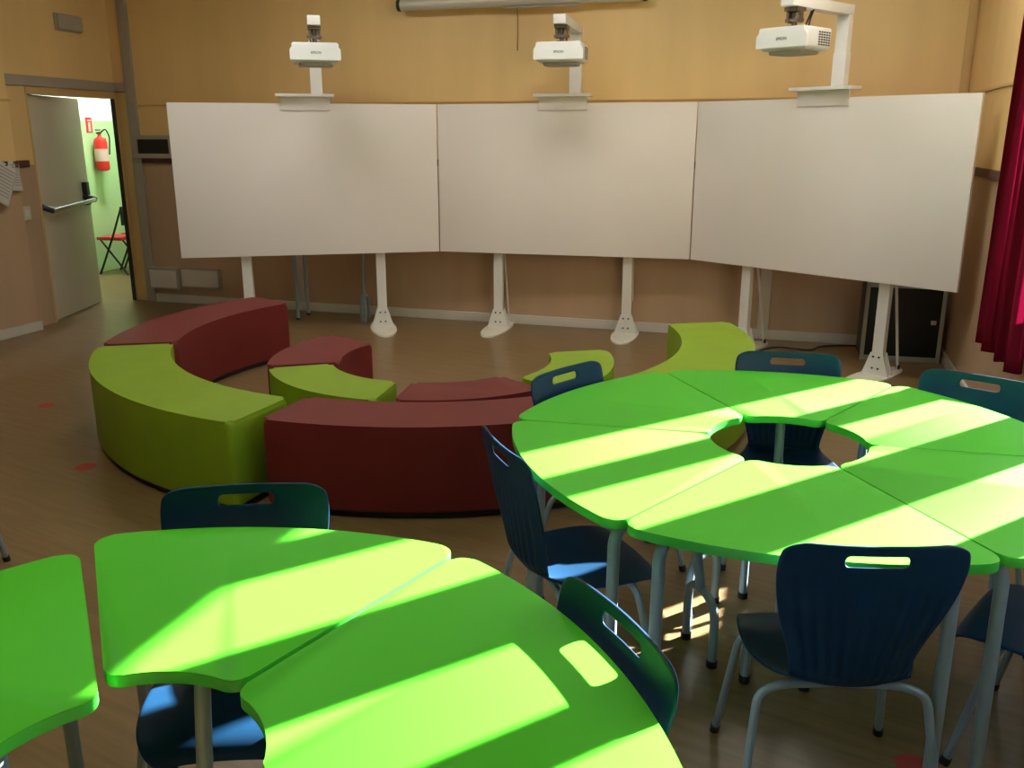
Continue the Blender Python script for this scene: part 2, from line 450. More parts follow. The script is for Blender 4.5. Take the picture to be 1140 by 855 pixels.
# fire extinguisher on the hall wall
def onhall(px_dir, z):
    """where a direction from the camera meets the hall wall"""
    o = ML_.inverted() @ Vector((0, 0, 0)); d = ML_.inverted().to_3x3() @ Vector((px_dir[0], px_dir[1], 0))
    t = (hw - o.y) / d.y; p = o + d * t
    return ML_ @ Vector((p.x, hw, z)), p.x
pe_, pex = onhall((-0.4505, 1), 1.3)
fe = thing('fire_extinguisher', 'red fire extinguisher hanging on the green hall wall seen through the open door', 'fire extinguisher', ML_ @ Vector((pex, hw - 0.1, 1.27)))
b = bmesh.new(); lathe(b, [(0.05, 0), (0.078, 0.015), (0.082, 0.04), (0.082, 0.34), (0.07, 0.385), (0.03, 0.415), (0.022, 0.43), (0.022, 0.45)])
link('cylinder', b, M['redplastic'], fe)
b = bmesh.new(); lathe(b, [(0.0835, 0.12), (0.0835, 0.27)], 24); link('label_band', b, M['label'], fe)
b = bmesh.new(); box(b, (-0.012, -0.07, 0.45), (0.012, 0.03, 0.475), None, 0.004); box(b, (-0.01, -0.09, 0.49), (0.01, 0.03, 0.505), None, 0.004); link('valve_handle', b, M['dark'], fe)
b = tb([(0.0, 0.02, 0.46), (0.06, 0.05, 0.52), (0.115, 0.02, 0.42), (0.10, 0.0, 0.2)], 0.009, 0.05, 8); link('hose', b, M['rubber'], fe)
b = bx((-0.03, 0.06, 0.2), (0.03, 0.0995, 0.4)); link('bracket', b, M['dark'], fe)
sg_ = thing('wall_sign', 'small red fire extinguisher sign on the hall wall above the extinguisher', 'sign', ML_ @ Vector((pex + 0.05, hw - 0.004, 1.83)))
sg_.rotation_euler = (0, 0, math.atan2(wl.y, wl.x))
link('sign_plate', bx((-0.055, -0.003, -0.09), (0.055, 0.003, 0.09), None), M['redplastic'], sg_, smooth=False)
b = bmesh.new(); box(b, (-0.02, -0.006, -0.08), (0.02, 0.006, 0.03)); box(b, (-0.035, -0.006, 0.045), (0.03, 0.006, 0.06)); link('pictogram', b, M['paper'], sg_, smooth=False)

# stacked folding chairs in the hall
def hall_chair(label, loc, rz):
    t = thing('stacked_hall_chair', label, 'chair', loc, rz, 'chairs in the hall')
    for s in (-1, 1):
        b = bmesh.new(); tube(b, [(s*0.2, 0.2, 0.0), (s*0.2, -0.05, 0.5), (s*0.2, -0.2, 0.84)], 0.013, 0.1, 8); link('leg', b, M['rubber'], t)
        b = bmesh.new(); tube(b, [(s*0.19, -0.2, 0.0), (s*0.19, 0.16, 0.45)], 0.012, seg=8); link('leg', b, M['rubber'], t)
    link('seat', bx((-0.2, -0.15, 0.43), (0.2, 0.2, 0.47), None, 0.012), M['chairred'], t)
    link('backrest', bx((-0.2, -0.205, 0.62), (0.2, -0.175, 0.85), None, 0.012), M['rubber'], t)
    return t
p1, x1 = onhall((-0.4585, 1), 0)
hc_r = math.atan2(wl.y, wl.x)
hall_chair('black chair with red seat on the hall floor, nearer one by the door gap', ML_ @ Vector((x1 - 0.02, hw - 0.32, 0)), hc_r + PI)
t2 = hall_chair('black chair with red seat on the hall floor, farther one behind the other', ML_ @ Vector((x1 - 0.50, hw - 0.32, 0)), hc_r + PI)

# ------------------------------------------------------------------ school chairs
ZS = 1.005
def catmull(P, n):
    out = []
    for i in range(len(P) - 1):
        p0 = P[max(i-1, 0)]; p1 = P[i]; p2 = P[i+1]; p3 = P[min(i+2, len(P)-1)]
        for k in range(n):
            t = k / n
            out.append(tuple(0.5*((2*b) + (-a+c)*t + (2*a-5*b+4*c-d)*t*t + (-a+3*b-3*c+d)*t**3) for a, b, c, d in zip(p0, p1, p2, p3)))
    out.append(P[-1]); return out

# rows of the shell: y (forward), z, half width, cross curve (sides forward / up)
back_rows = [(-0.252, 0.812, 0.150, 0.016), (-0.2515, 0.806, 0.180, 0.017), (-0.250, 0.795, 0.197, 0.018), (-0.2485, 0.785, 0.203, 0.020),
             (-0.246, 0.757, 0.207, 0.022), (-0.240, 0.715, 0.206, 0.026), (-0.232, 0.67, 0.198, 0.032), (-0.222, 0.62, 0.183, 0.040),
             (-0.212, 0.575, 0.165, 0.046), (-0.203, 0.535, 0.150, 0.048), (-0.193, 0.50, 0.140, 0.044), (-0.176, 0.471, 0.138, 0.034)]
seat_rows = [(-0.176, 0.471, 0.138, 0.034), (-0.150, 0.455, 0.145, 0.026), (-0.115, 0.447, 0.162, 0.020), (-0.06, 0.443, 0.188, 0.014), (0.0, 0.444, 0.203, 0.009),
             (0.07, 0.449, 0.207, 0.004), (0.13, 0.452, 0.203, 0.0), (0.18, 0.450, 0.195, -0.004), (0.215, 0.441, 0.182, -0.007), (0.236, 0.424, 0.165, -0.010), (0.243, 0.405, 0.14, -0.012)]
LOW = 0.062                                        # the seat sits this much lower than the raw profile
back_rows = [(y, z if z >= 0.715 else 0.715 - (0.715 - z) * (0.244 + LOW) / 0.244, h, c) for y, z, h, c in back_rows]
seat_rows = [(y, z - LOW, h, c) for y, z, h, c in seat_rows]
NU = 24
def shell_part(rows, hole_rows=None, flutes=False, seat=False):
    bm = bmesh.new(); grid = []
    for y, z, hw_, cv in rows:
        line = []
        for i in range(NU + 1):
            u = -1 + 2*i/NU
            c = cv * u*u
            up = seat and y > -0.17
            yy, zz = (y, z + c) if up else (y + c, z)
            if flutes and 0.44 < z < 0.72 and 2 <= i <= NU-2 and i % 2 == 0:
                yy -= 0.012 * min(1, (0.72 - z) / 0.08)
            line.append(bm.verts.new((u * hw_ * 1.05, yy, zz * ZS)))
        grid.append(line)
    for j in range(len(rows) - 1):
        for i in range(NU):
            if hole_rows and j in hole_rows and NU//2 - 4 <= i < NU//2 + 4: continue
            bm.faces.new((grid[j][i], grid[j][i+1], grid[j+1][i+1], grid[j+1][i]))
    return bm
def thicken(o, t=0.009, off=0.0):
    s = o.modifiers.new('thickness', 'SOLIDIFY'); s.thickness = t; s.offset = off
    v = o.modifiers.new('smooth', 'SUBSURF'); v.levels = 1; v.render_levels = 2
    return o
dense_back = back_rows[:5] + catmull(back_rows[4:], 2)[1:]

def make_chair():
    t = thing('school_chair', 'x', 'chair', group='blue school chairs around the tables')
    thicken(link('backrest', shell_part(dense_back, hole_rows=(3,), flutes=True), M['blue'], t))
    thicken(link('seat', shell_part(catmull(seat_rows, 2), seat=True), M['blue'], t))
    zf = 0.371
    for s in (-1, 1):
        for path, nm in (([(0.0, 0.11, zf), (s*0.16, 0.115, zf), (s*0.205, 0.125, zf-0.02), (s*0.238, 0.195, 0.012)], 'leg'),
                         ([(0.0, -0.105, zf), (s*0.15, -0.115, zf), (s*0.21, -0.125, zf-0.02), (s*0.25, -0.195, 0.012)], 'leg')):
            l = link(nm, tb(path, 0.0110, 0.055, 12), M['steel'], t)
            foot = Vector(path[-1]); d = (foot - Vector(path[-2])).normalized()
            link('foot_cap', tb([foot - d*0.012, foot + d*0.011], 0.0145, seg=12), M['rubber'], l)
    b = bmesh.new()
    for sx in (-0.07, 0.07): tube(b, [(sx, -0.115, zf), (sx, 0.12, zf)], 0.010, seg=10)
    link('seat_rail', b, M['steel'], t)
    return t
chair0 = make_chair()
chair_used = []
def place_chair(x, y, face, label):
    o = chair0 if not chair_used else copy_tree(chair0)
    chair_used.append(o)
    o.location = (x, y, 0); o.rotation_euler = (0, 0, math.atan2(face[1], face[0]) - PI/2)
    o['label'] = label
    return o
place_chair(0.832, 2.085, (0.035, 1.0), 'dark blue chair with ribbed back towards the camera, in front of the ring of tables')
place_chair(0.195, 2.63, (0.936, 0.353), 'dark blue chair seen side on with a sunlit seat, left of the table ring')
place_chair(0.385, 3.27, (0.72, -0.69), 'dark blue chair whose small back peeks over the ring of tables before the lime stool')
place_chair(1.125, 3.46, (-0.19, -0.98), 'dark blue chair behind the far side of the table ring, below the right whiteboard')
place_chair(1.635, 3.135, (-0.66, -0.75), 'dark blue chair at the far right of the ring, back towards the black cabinet')
place_chair(1.52, 2.19, (-0.74, 0.67), 'dark blue chair cut by the right edge of the photo, only its seat showing')
place_chair(-0.675, 1.96, (0.11, -1.0), 'dark blue chair with sunlit seat behind the near left table, before the red bench')
place_chair(-0.012, 1.438, (-0.91, -0.41), 'dark blue chair whose slotted back casts a bright spot on the nearest table')
place_chair(-2.275, 3.13, (0.3, -0.95), 'dark blue chair at the left edge of the photo, only a slanting leg showing')

# ------------------------------------------------------------------ trapezoid tables
TZ = 0.74
RS, RI, SAG = 0.925, 0.252, 0.088
def seg_outline():
    h = RS * 0.5; yc = RS * math.cos(PI/6)
    Ra = (h*h + SAG*SAG) / (2*SAG); cy = yc + SAG - Ra; aa = math.asin(h / Ra)
    g = 0.0035                                     # gap to the neighbour
    pts = []
    n = 28
    for k in range(n + 1):                         # outer arc, right to left
        a = aa - 2*aa*k/n
        pts.append([Ra*math.sin(a), cy + Ra*math.cos(a), k in (0, n)])
    m = 14
    for k in range(m + 1):                         # inner arc, left to right
        a = -PI/6 + (PI/3)*k/m
        pts.append([RI*math.sin(a), RI*math.cos(a), k in (0, m)])
    for p in pts:
        if abs(p[0]) > 0.001 and p[2]: p[0] -= math.copysign(g, p[0])
    return [tuple(p) for p in pts]
OUT = round_corners(seg_outline(), 0.064, 8, 0.044)
def make_table():
    t = thing('trapezoid_table', 'x', 'table')
    b = bmesh.new(); prism(b, OUT, TZ - 0.027, TZ, 0.0025, 0.002, seg=2, mat_side=1)
    link('tabletop', b, [M['green'], M['edge']], t)
    zt = TZ - 0.027 - 0.021
    for s in (-1, 1):
        a = math.radians(25.0) * s; r = RS*0.967 - 0.055
        x, y = r*math.sin(a), r*math.cos(a)
        path = [(s*0.02, 0.42, zt), (x*0.86, y*0.90, zt), (x, y, zt - 0.01), (x*1.01, y*1.01, 0.012)]
        l = link('leg', tb([(s*0.02, 0.42, zt), (x*0.93, y*0.93, zt), (x*1.0, y*1.0, zt-0.035), (x*1.01, y*1.01, 0.012)], 0.0172, 0.06, 14), M['steel'], t)
        link('foot_cap', tb([(x*1.01, y*1.01, 0.022), (x*1.01, y*1.01, 0.0005)], 0.0215, seg=14), M['rubber'], l)
    ped = link('pedestal_leg', tb([(0, 0.43, zt), (0, 0.36, zt - 0.005), (0, 0.345, zt - 0.06), (0, 0.285, 0.235)], 0.0165, 0.05, 14), M['steel'], t)
    arch = tb([(-0.092, 0.28, 0.014), (-0.092, 0.28, 0.235), (0.092, 0.28, 0.235), (0.092, 0.28, 0.014)], 0.0150, 0.085, 12, nfil=10)
    link('arch_foot', arch, M['steel'], ped)
    for s in (-1, 1):
        link('foot_cap', tb([(s*0.092, 0.28, 0.024), (s*0.092, 0.28, 0.0005)], 0.0185, seg=12), M['rubber'], ped)
    link('hub_plate', bx((-0.07, 0.37, zt + 0.012), (0.07, 0.49, zt + 0.0205)), M['steel'], t)
    return t
table0 = make_table()
tables_used = []
def place_table(x, y, th, label, group):
    o = table0 if not tables_used else copy_tree(table0)
    tables_used.append(o)
    o.location = (x, y, 0); o.rotation_euler = (0, 0, th); o['label'] = label; o['group'] = group
    return o
CX, CY, A0 = 0.905, 2.792, 1.861
names = ['green trapezoid table at the far side of the ring, before the middle chair back',
         'green trapezoid table at the ring far right, chair shadow on its edge',
         'green ring table at the near right, cut off by the photo edge',
         'green trapezoid table at the front of the ring, behind the nearest chair back',
         'green trapezoid table at the left of the ring, crossed by two pale sun stripes',
         'green trapezoid table at the far left of the ring, mostly shaded']
for k in range(6):
    place_table(CX, CY, A0 - PI/3*k - PI/6 - PI/2, names[k], 'ring of six green trapezoid tables')
place_table(-0.642, 1.214, -0.0745, 'middle green trapezoid table of the near left group, slanting sun patch', 'near group of green trapezoid tables')
place_table(-0.646, 1.196, -1.122, 'green trapezoid table nearest the camera with a large square sun patch', 'near group of green trapezoid tables')
place_table(-0.610, 1.157, 1.0065, 'green trapezoid table in the lower left corner of the photo, mostly shaded', 'near group of green trapezoid tables')

# ------------------------------------------------------------------ curved benches
def bench(name, label, c, R, r, a0, a1, m, group, h=0.45, bev=0.032, dz=0):
    am = math.radians((a0 + a1) / 2); rm = (R + r) / 2
    base = Vector((c[0] + rm*math.cos(am), c[1] + rm*math.sin(am), 0))
    t = thing(name, label, 'bench' if R > 1.5 else 'stool', base, 0, group)
    def outline(inset):
        R_, r_ = R - inset, r + inset
        da = math.degrees(inset / rm)
        n = 26; pts = []
        for k in range(n + 1):
            a = math.radians(a0 + da + (a1 - a0 - 2*da)*k/n); pts.append((c[0] + R_*math.cos(a) - base.x, c[1] + R_*math.sin(a) - base.y, k in (0, n)))
        for k in range(n + 1):
            a = math.radians(a1 - da - (a1 - a0 - 2*da)*k/n); pts.append((c[0] + r_*math.cos(a) - base.x, c[1] + r_*math.sin(a) - base.y, k in (0, n)))
        return round_corners(pts, 0.03, 4)
    b = bmesh.new(); prism(b, outline(0.004), 0.035, h, bev, 0.012, seg=4); link('upholstered_body', b, m, t)
    b = bmesh.new(); prism(b, outline(0.035), 0.0005, 0.045); link('plinth', b, M['rubber'], t)
    return t
oc = (-0.46, 5.79)
g1 = 'large curved benches of the outer ring'
bench('curved_bench', 'long dark red curved bench at the far left, before the left whiteboard', (-0.50, 5.79), 2.08, 1.63, 189.6, 139.0, M['red'], g1)
bench('curved_bench', 'long lime green curved bench at the left, between two dark red benches', (-0.51, 5.79), 2.08, 1.63, 191.2, 248.6, M['lime'], g1)
bench('curved_bench', 'long dark red curved bench at the front, behind the near green tables', (-0.46, 5.79), 2.00, 1.60, 249.6, 309.0, M['red'], g1)
bench('curved_bench', 'long lime green curved bench on the right, partly behind the ring of tables', (-0.46, 5.79), 2.00, 1.55, 310.0, 370.5, M['lime'], g1)
g2 = 'small curved stools of the inner ring'
bench('curved_stool', 'small dark red curved stool beside the small lime stool, at the back left', (-0.49, 5.11), 0.92, 0.50, 193.0, 138.0, M['red'], g2, bev=0.025)
bench('curved_stool', 'small lime green curved stool on the left, behind the front red bench', (-0.49, 5.11), 0.91, 0.55, 196.2, 258.5, M['lime'], g2, bev=0.025)
bench('curved_stool', 'small dark red curved stool just behind the long front red bench', (-0.43, 5.11), 0.90, 0.56, 260.0, 311.0, M['red'], g2, bev=0.025)
bench('curved_stool', 'small lime green curved stool on the right, beyond the small chair back', (-0.375, 5.09), 0.97, 0.60, 313.0, 373.0, M['lime'], g2, bev=0.025)

# ------------------------------------------------------------------ whiteboard stands
ZB, ZT = 0.694, 1.961
C = [Vector((-2.819, 7.649, 0)), Vector((-0.651, 8.117, 0)), Vector((1.500, 7.579, 0)), Vector((2.958, 5.908, 0))]
def stadium(hl, hw_, n=12):
    pts = []
    for k in range(n + 1):
        a = -PI/2 + PI*k/n; pts.append((hw_*math.cos(a)*1.25*0 + hw_*math.sin(a)*-1*0 + hw_*math.cos(a + PI/2)*-1, hl - hw_ + hw_*math.sin(a + PI/2)))
    for k in range(n + 1):
        a = PI/2 + PI*k/n; pts.append((hw_*math.cos(a + PI/2)*-1, -(hl - hw_) + hw_*math.sin(a + PI/2)))
    return pts
def ellipse(hl, hw_, n=28):
    return [(hw_*math.cos(2*PI*k/n), hl*math.copysign(abs(math.sin(2*PI*k/n))**0.9, math.sin(2*PI*k/n))) for k in range(n)]
wlabels = ['large blank white board on two posts, leftmost of the three, before the door side',
           'large blank white board on two posts, in the middle of the three',
           'large blank white board on posts, rightmost of three, beside the curtain']
plabels = ['white short throw projector on the arm above the left board, seen head on',
           'white short throw projector on the arm above the middle board',
           'white short throw projector on the arm above the right board, its grey side vent showing']
for k in range(3):
    a, b_ = C[k], C[k+1]
    d = (b_ - a).normalized(); W = (b_ - a).length
    ang = math.atan2(d.y, d.x); mid = (a + b_) / 2
    st = thing('whiteboard_stand', wlabels[k], 'whiteboard', (mid.x, mid.y, 0), ang, 'three white boards on stands')
    hwid = W/2 - 0.004
    bm = bmesh.new(); box(bm, (-hwid, 0, ZB), (hwid, 0.03, ZT), None, 0.003)
    link('board_panel', bm, M['board'], st)
    bf = bmesh.new()
    box(bf, (-hwid + 0.05, 0.0305, ZB + 0.05), (hwid - 0.05, 0.055, ZB + 0.10)); box(bf, (-hwid + 0.05, 0.0305, ZT - 0.10), (hwid - 0.05, 0.055, ZT - 0.05))
    link('rear_frame', bf, M['white'], st, smooth=False)
    s = 0.2381
    for q in (s, 1 - s):
        X = -W/2 + W*q
        p = link('post', bx((X - 0.041, 0.056, 0.012), (X + 0.041, 0.106, 1.90), None, 0.004), M['white'], st)
        fb = bmesh.new(); prism(fb, [(X + x, 0.03 + y) for x, y in ellipse(0.38, 0.115)], 0.0005, 0.016, 0.006, seg=2)
        link('foot_plate', fb, M['cream'], p)
        gb = bmesh.new()
        for y0, y1 in ((0.046, 0.0555), (0.1065, 0.116)):
            vs = []
            for yy in (y0, y1):
                vs.append([gb.verts.new(v) for v in ((X - 0.10, yy, 0.0165), (X + 0.10, yy, 0.0165), (X + 0.085, yy, 0.06), (X + 0.046, yy, 0.18), (X - 0.046, yy, 0.18), (X - 0.085, yy, 0.06))])
            gb.faces.new(vs[0]); gb.faces.new(list(reversed(vs[1])))
            for i in range(6): gb.faces.new((vs[0][i], vs[0][(i+1) % 6], vs[1][(i+1) % 6], vs[1][i]))
        link('bracket', gb, M['white'], p, smooth=False)
        for bxx in (-0.022, 0.022):
            for bz in (0.065, 0.15):
                link('bolt', tb([(X + bxx, 0.047, bz), (X + bxx, 0.040, bz)], 0.0075, seg=10), M['dark'], p)
        link('brace_rod', tb([(X + 0.03, 0.34, 0.016), (X + 0.03, 0.10, 0.95)], 0.010, seg=10), M['white'], p)
        link('rod_clip', tb([(X + 0.03, 0.345, 0.0165), (X + 0.03, 0.337, 0.05)], 0.015, seg=10), M['dark'], p)
    # projector arm
    link('mount_plate', bx((-0.205, -0.012, ZT - 0.055), (0.205, -0.0005, ZT + 0.05), None, 0.002), M['board'], st)
    link('shelf', bx((-0.24, -0.075, ZT + 0.0505), (0.24, 0.09, ZT + 0.075), None, 0.005), M['white'], st)
    OX = 0.10
    colm = link('arm_column', bx((OX - 0.045, 0.0, ZT + 0.0755), (OX + 0.045, 0.06, 2.56), None, 0.006), M['white'], st)
    link('sleeve', bx((OX - 0.048, -0.003, ZT + 0.0755), (OX + 0.048, 0.063, 2.26), None, 0.004), M['white'], colm)
    arm = link('arm', bx((OX - 0.048, -0.70, 2.505), (OX + 0.048, 0.062, 2.572), None, 0.01), M['white'], st)
    mb = bmesh.new()
    box(mb, (OX - 0.05, -0.650, 2.48), (OX + 0.05, -0.550, 2.504)); box(mb, (OX - 0.045, -0.630, 2.41), (OX - 0.025, -0.570, 2.48)); box(mb, (OX + 0.022, -0.630, 2.41), (OX + 0.045, -0.570, 2.48))
    tube(mb, [(OX, -0.600, 2.378), (OX, -0.600, 2.48)], 0.018, seg=12); box(mb, (OX - 0.055, -0.625, 2.415), (OX + 0.055, -0.575, 2.435)); box(mb, (OX - 0.035, -0.630, 2.378), (OX + 0.035, -0.570, 2.392))
    link('mount_head', mb, M['mech'], arm, smooth=False)
    cb = bmesh.new(); tube(cb, [(OX + 0.02, -0.41, 2.506), (OX - 0.0, -0.42, 2.44), (OX + 0.015, -0.45, 2.3795)], 0.006, 0.04, 8)
    tube(cb, [(OX - 0.02, -0.37, 2.506), (OX - 0.03, -0.39, 2.45), (OX - 0.03, -0.44, 2.3795)], 0.006, 0.04, 8); link('cable', cb, M['rubber'], arm)
    # projector: own thing, hung under the arm head
    off = d * OX; nrm = Vector((d.y, -d.x, 0))      # towards the room
    pp = mid + off + nrm * 0.60
    pj = thing('projector', plabels[k], 'projector', (pp.x, pp.y, 2.372), ang, 'three projectors above the boards')
    pj.scale = (0.92, 0.92, 0.92)
    # front (towards the room) is -y
    bb = bmesh.new(); prism(bb, round_corners([(-0.19, 0.20, True), (-0.19, -0.13, True), (0.19, -0.13, True), (0.19, 0.20, True)], 0.03, 4), -0.150, -0.0005, 0.012, 0.03, seg=3)
    link('body', bb, M['projwhite'], pj)
    ff = bmesh.new()
    vs = []
    sec = [(-0.205, -0.135), (-0.205, -0.045), (-0.188, -0.035), (-0.182, 0.004), (0.182, 0.004), (0.188, -0.035), (0.205, -0.045), (0.205, -0.135)]
    for yy in (-0.155, -0.128):
        vs.append([ff.verts.new((x, yy, z)) for x, z in sec])
    ff.faces.new(vs[0]); ff.faces.new(list(reversed(vs[1])))
    for i in range(len(sec)): ff.faces.new((vs[0][i], vs[0][(i+1) % len(sec)], vs[1][(i+1) % len(sec)], vs[1][i]))
    bmesh.ops.recalc_face_normals(ff, faces=ff.faces)
    bmesh.ops.bevel(ff, geom=list(ff.edges), offset=0.005, segments=2, affect='EDGES')
    link('front_cover', ff, M['projwhite'], pj)
    ub_ = bmesh.new(); prism(ub_, round_corners([(-0.14, 0.15, True), (-0.14, -0.11, True), (0.14, -0.11, True), (0.14, 0.15, True)], 0.05, 5), -0.172, -0.15, 0.0, 0.012, seg=2)
    link('underside', ub_, M['grey'], pj)
    for sx in (-1, 1):
        vb = bmesh.new()
        for iy in range(5):
            for iz in range(6):
                y0 = 0.02 + iy*0.032; z0 = -0.118 + iz*0.0165
                box(vb, (sx*0.1905 - 0.001, y0, z0), (sx*0.1905 + 0.001, y0 + 0.022, z0 + 0.010))
        link('vent_grille', vb, M['dark'], pj, smooth=False)
    cu = bpy.data.curves.new('logo', 'FONT'); cu.body = 'EPSON'; cu.size = 0.028; cu.align_x = 'CENTER'; cu.align_y = 'CENTER'; cu.extrude = 0.0006
    cu.materials.append(M['dark'])
    tmp = bpy.data.objects.new('logo_text', cu); COL.objects.link(tmp)
    bpy.context.view_layer.update()
    lme = bpy.data.meshes.new_from_object(tmp.evaluated_get(bpy.context.evaluated_depsgraph_get()))
    bpy.data.objects.remove(tmp)
    lo = bpy.data.objects.new('logo', lme); COL.objects.link(lo); lo.parent = pj; lo.location = (0.005, -0.1565, -0.075); lo.rotation_euler = (PI/2, 0, 0)

# ------------------------------------------------------------------ wall fittings
# rolled-up projection screen high on the back wall
p0 = MB_ @ Vector((back_x(-0.93), -0.13, 2.80)); p1 = MB_ @ Vector((back_x(1.10), -0.13, 2.80))
ps = thing('projection_screen', 'rolled up projection screen in a long pale tube high on the back wall', 'projection screen', (p0 + p1)/2, math.atan2(ub.y, ub.x))
L2 = (p1 - p0).length / 2
link('case', tb([(-L2, 0, 0), (L2, 0, 0)], 0.048, seg=20), M['tube'], ps)
for sx in (-1, 1):
    e = link('end_cap', tb([(sx*L2, 0, 0), (sx*(L2 + 0.03), 0, 0)], 0.052, seg=20), M['dark'], ps)
    link('wall_bracket', bx((sx*L2 - 0.012, 0.0, -0.03), (sx*L2 + 0.012, 0.129, 0.03)), M['dark'], ps, smooth=False)
link('pull_bar', bx((-0.12, -0.012, -0.062), (0.52, 0.012, -0.049), None, 0.003), M['grey'], ps)
link('pull_cord', tb([(0.0, 0.0, -0.05), (0.005, 0.0, -0.2), (0.0, 0.0, -0.40)], 0.006, 0.1, 8), M['cordm'], ps)

# dark-fronted vent box in a grey frame beside the left board
vb = thing('wall_vent', 'dark grille box in a grey frame on the back wall beside the door', 'vent', MB_ @ Vector((0.345, -0.001, 1.48)), math.atan2(ub.y, ub.x))
bm = bmesh.new()
for lo, hi in (((-0.11, -0.09, 0), (0.34, 0, 0.045)), ((-0.11, -0.09, 0.185), (0.34, 0, 0.225)), ((-0.11, -0.09, 0.045), (-0.075, 0, 0.185)), ((0.30, -0.09, 0.045), (0.34, 0, 0.185))):
    box(bm, lo, hi, None, 0.004)
link('frame', bm, M['grey'], vb)
bm = bx((-0.075, -0.07, 0.045), (0.30, -0.004, 0.185)); link('backing', bm, M['dark'], vb, smooth=False)
for i in range(7):
    link('slat', bx((-0.074, -0.083, 0.052 + i*0.019), (0.299, -0.0705, 0.060 + i*0.019)), M['blackglass'], vb, smooth=False)

# low grey trunking boxes near the floor
t1 = thing('wall_trunking', 'low grey trunking box near the floor, next to the door batten', 'trunking', MB_ @ Vector((0.272, -0.001, 0.15)), math.atan2(ub.y, ub.x))
link('box_body', bx((-0.01, -0.10, 0), (0.33, 0, 0.22), None, 0.008), M['grey'], t1); link('cover', bx((0.0, -0.104, 0.02), (0.32, -0.1005, 0.20), None, 0.001), M['skirting'], t1)
t1 = thing('wall_trunking', 'low grey trunking box near the floor, under the left whiteboard edge', 'trunking', MB_ @ Vector((0.632, -0.001, 0.15)), math.atan2(ub.y, ub.x))
link('box_body', bx((-0.02, -0.055, 0.02), (0.44, 0, 0.23), None, 0.008), M['grey'], t1); link('cover', bx((-0.01, -0.059, 0.04), (0.43, -0.0555, 0.21), None, 0.001), M['skirting'], t1)

# emergency lamp above the door
el = thing('emergency_lamp', 'small unlit rectangular emergency lamp on the wall above the door', 'lamp', ML_ @ Vector((0.60, -0.001, 2.71)), math.atan2(wl.y, wl.x))
link('housing', bx((-0.17, -0.0, -0.075), (0.17, 0.03, 0.075), None, 0.01), M['grey'], el)
link('lamp_cover', bx((-0.16, 0.0305, -0.065), (0.16, 0.06, 0.065), None, 0.015, 3), M['lampcover'], el)

# light switch and papers on the near left wall
def on_near(s, z, off=0.0): return MP_ @ Vector((s, -off, z))
rz_near = math.atan2(pd.y, pd.x)
sw = thing('light_switch', 'ivory light switch on the wall just left of the door', 'light switch', ML_ @ Vector((1.44, -0.001, 1.03)), math.atan2(wl.y, wl.x))
link('plate', bx((-0.05, 0.0, -0.06), (0.05, 0.012, 0.06), None, 0.004), M['switch'], sw); link('rocker', bx((-0.022, 0.0121, -0.03), (0.022, 0.02, 0.03), None, 0.003), M['paper'], sw)
def paper(label, s, z, w_, h_, tilt, off):
    t = thing('paper_sheet', label, 'paper', on_near(s, z, off), 0, 'papers pinned on the left wall')
    bm = bmesh.new(); n = 8; g = []
    for i in range(n + 1):
        row = []
        for j in range(n + 1):
            u, v = i/n - 0.5, j/n
            row.append(bm.verts.new((u*w_, 0.02*v*v + 0.006*math.sin(u*5), -v*h_)))
        g.append(row)
    for i in range(n):
        for j in range(n): bm.faces.new((g[i][j], g[i+1][j], g[i+1][j+1], g[i][j+1]))
    o = link('sheet', bm, M['paper'], t); sm = o.modifiers.new('t', 'SOLIDIFY'); sm.thickness = 0.0012
    bm = bmesh.new()
    for r in range(9):
        L_ = w_*(0.32 - 0.05*(r % 3)); v = 0.12 + r*0.085; y = 0.02*v*v
        for q in (-1,): box(bm, (-w_*0.36, y + 0.0075, -v*h_ - 0.003), (L_, y + 0.0085, -v*h_ + 0.003))
    link('printed_lines', bm, M['ink'], t, smooth=False)
    link('pin', tb([(0, -0.004, -0.012), (0, 0.012, -0.012)], 0.007, seg=8), M['dark'], t)
    t.matrix_world = Matrix.Translation(on_near(s, z, off)) @ Matrix.Rotation(rz_near, 4, 'Z') @ Matrix.Rotation(tilt, 4, 'Y')
    return t
paper('large tilted printed sheet hanging from the dark rail, in front of the other papers', 0.17, 1.47, 0.25, 0.34, math.radians(-28), 0.062)
paper('small upright sheet on the rail nearest the door edge, behind the tilted one', 0.06, 1.49, 0.12, 0.25, math.radians(-3), 0.0265)
paper('paper at the very left edge of the photo, half cut off', 0.46, 1.40, 0.22, 0.26, math.radians(20), 0.03)

# cabinet in the back right corner
MC = Matrix.Translation(Vector((3.03, 6.80, 0)))
cdir = Vector((3.306 - 2.74, 6.728 - 6.868, 0)).normalized()
cabt = thing('cabinet', 'low black cabinet with silver frame in the right back corner', 'cabinet', (3.02, 6.80, 0), math.atan2(cdir.y, cdir.x))
link('carcass', bx((-0.285, 0.021, 0.02), (0.285, 0.30, 0.60), None, 0.004), M['dark'], cabt)
bm = bmesh.new()
for lo, hi in (((-0.29, 0, 0.0), (-0.262, 0.02, 0.61)), ((0.262, 0, 0.0), (0.29, 0.02, 0.61)), ((-0.262, 0, 0.0), (0.262, 0.02, 0.04)), ((-0.262, 0, 0.575), (0.262, 0.02, 0.61))): box(bm, lo, hi, None, 0.003)
link('frame', bm, M['alu'], cabt)
dr = link('door', bx((-0.2615, 0.005, 0.0405), (0.2615, 0.0205, 0.5745), None, 0.003), M['blackglass'], cabt)
link('lock', bx((0.195, -0.004, 0.30), (0.235, 0.0045, 0.335), None, 0.003), M['chrome'], dr)

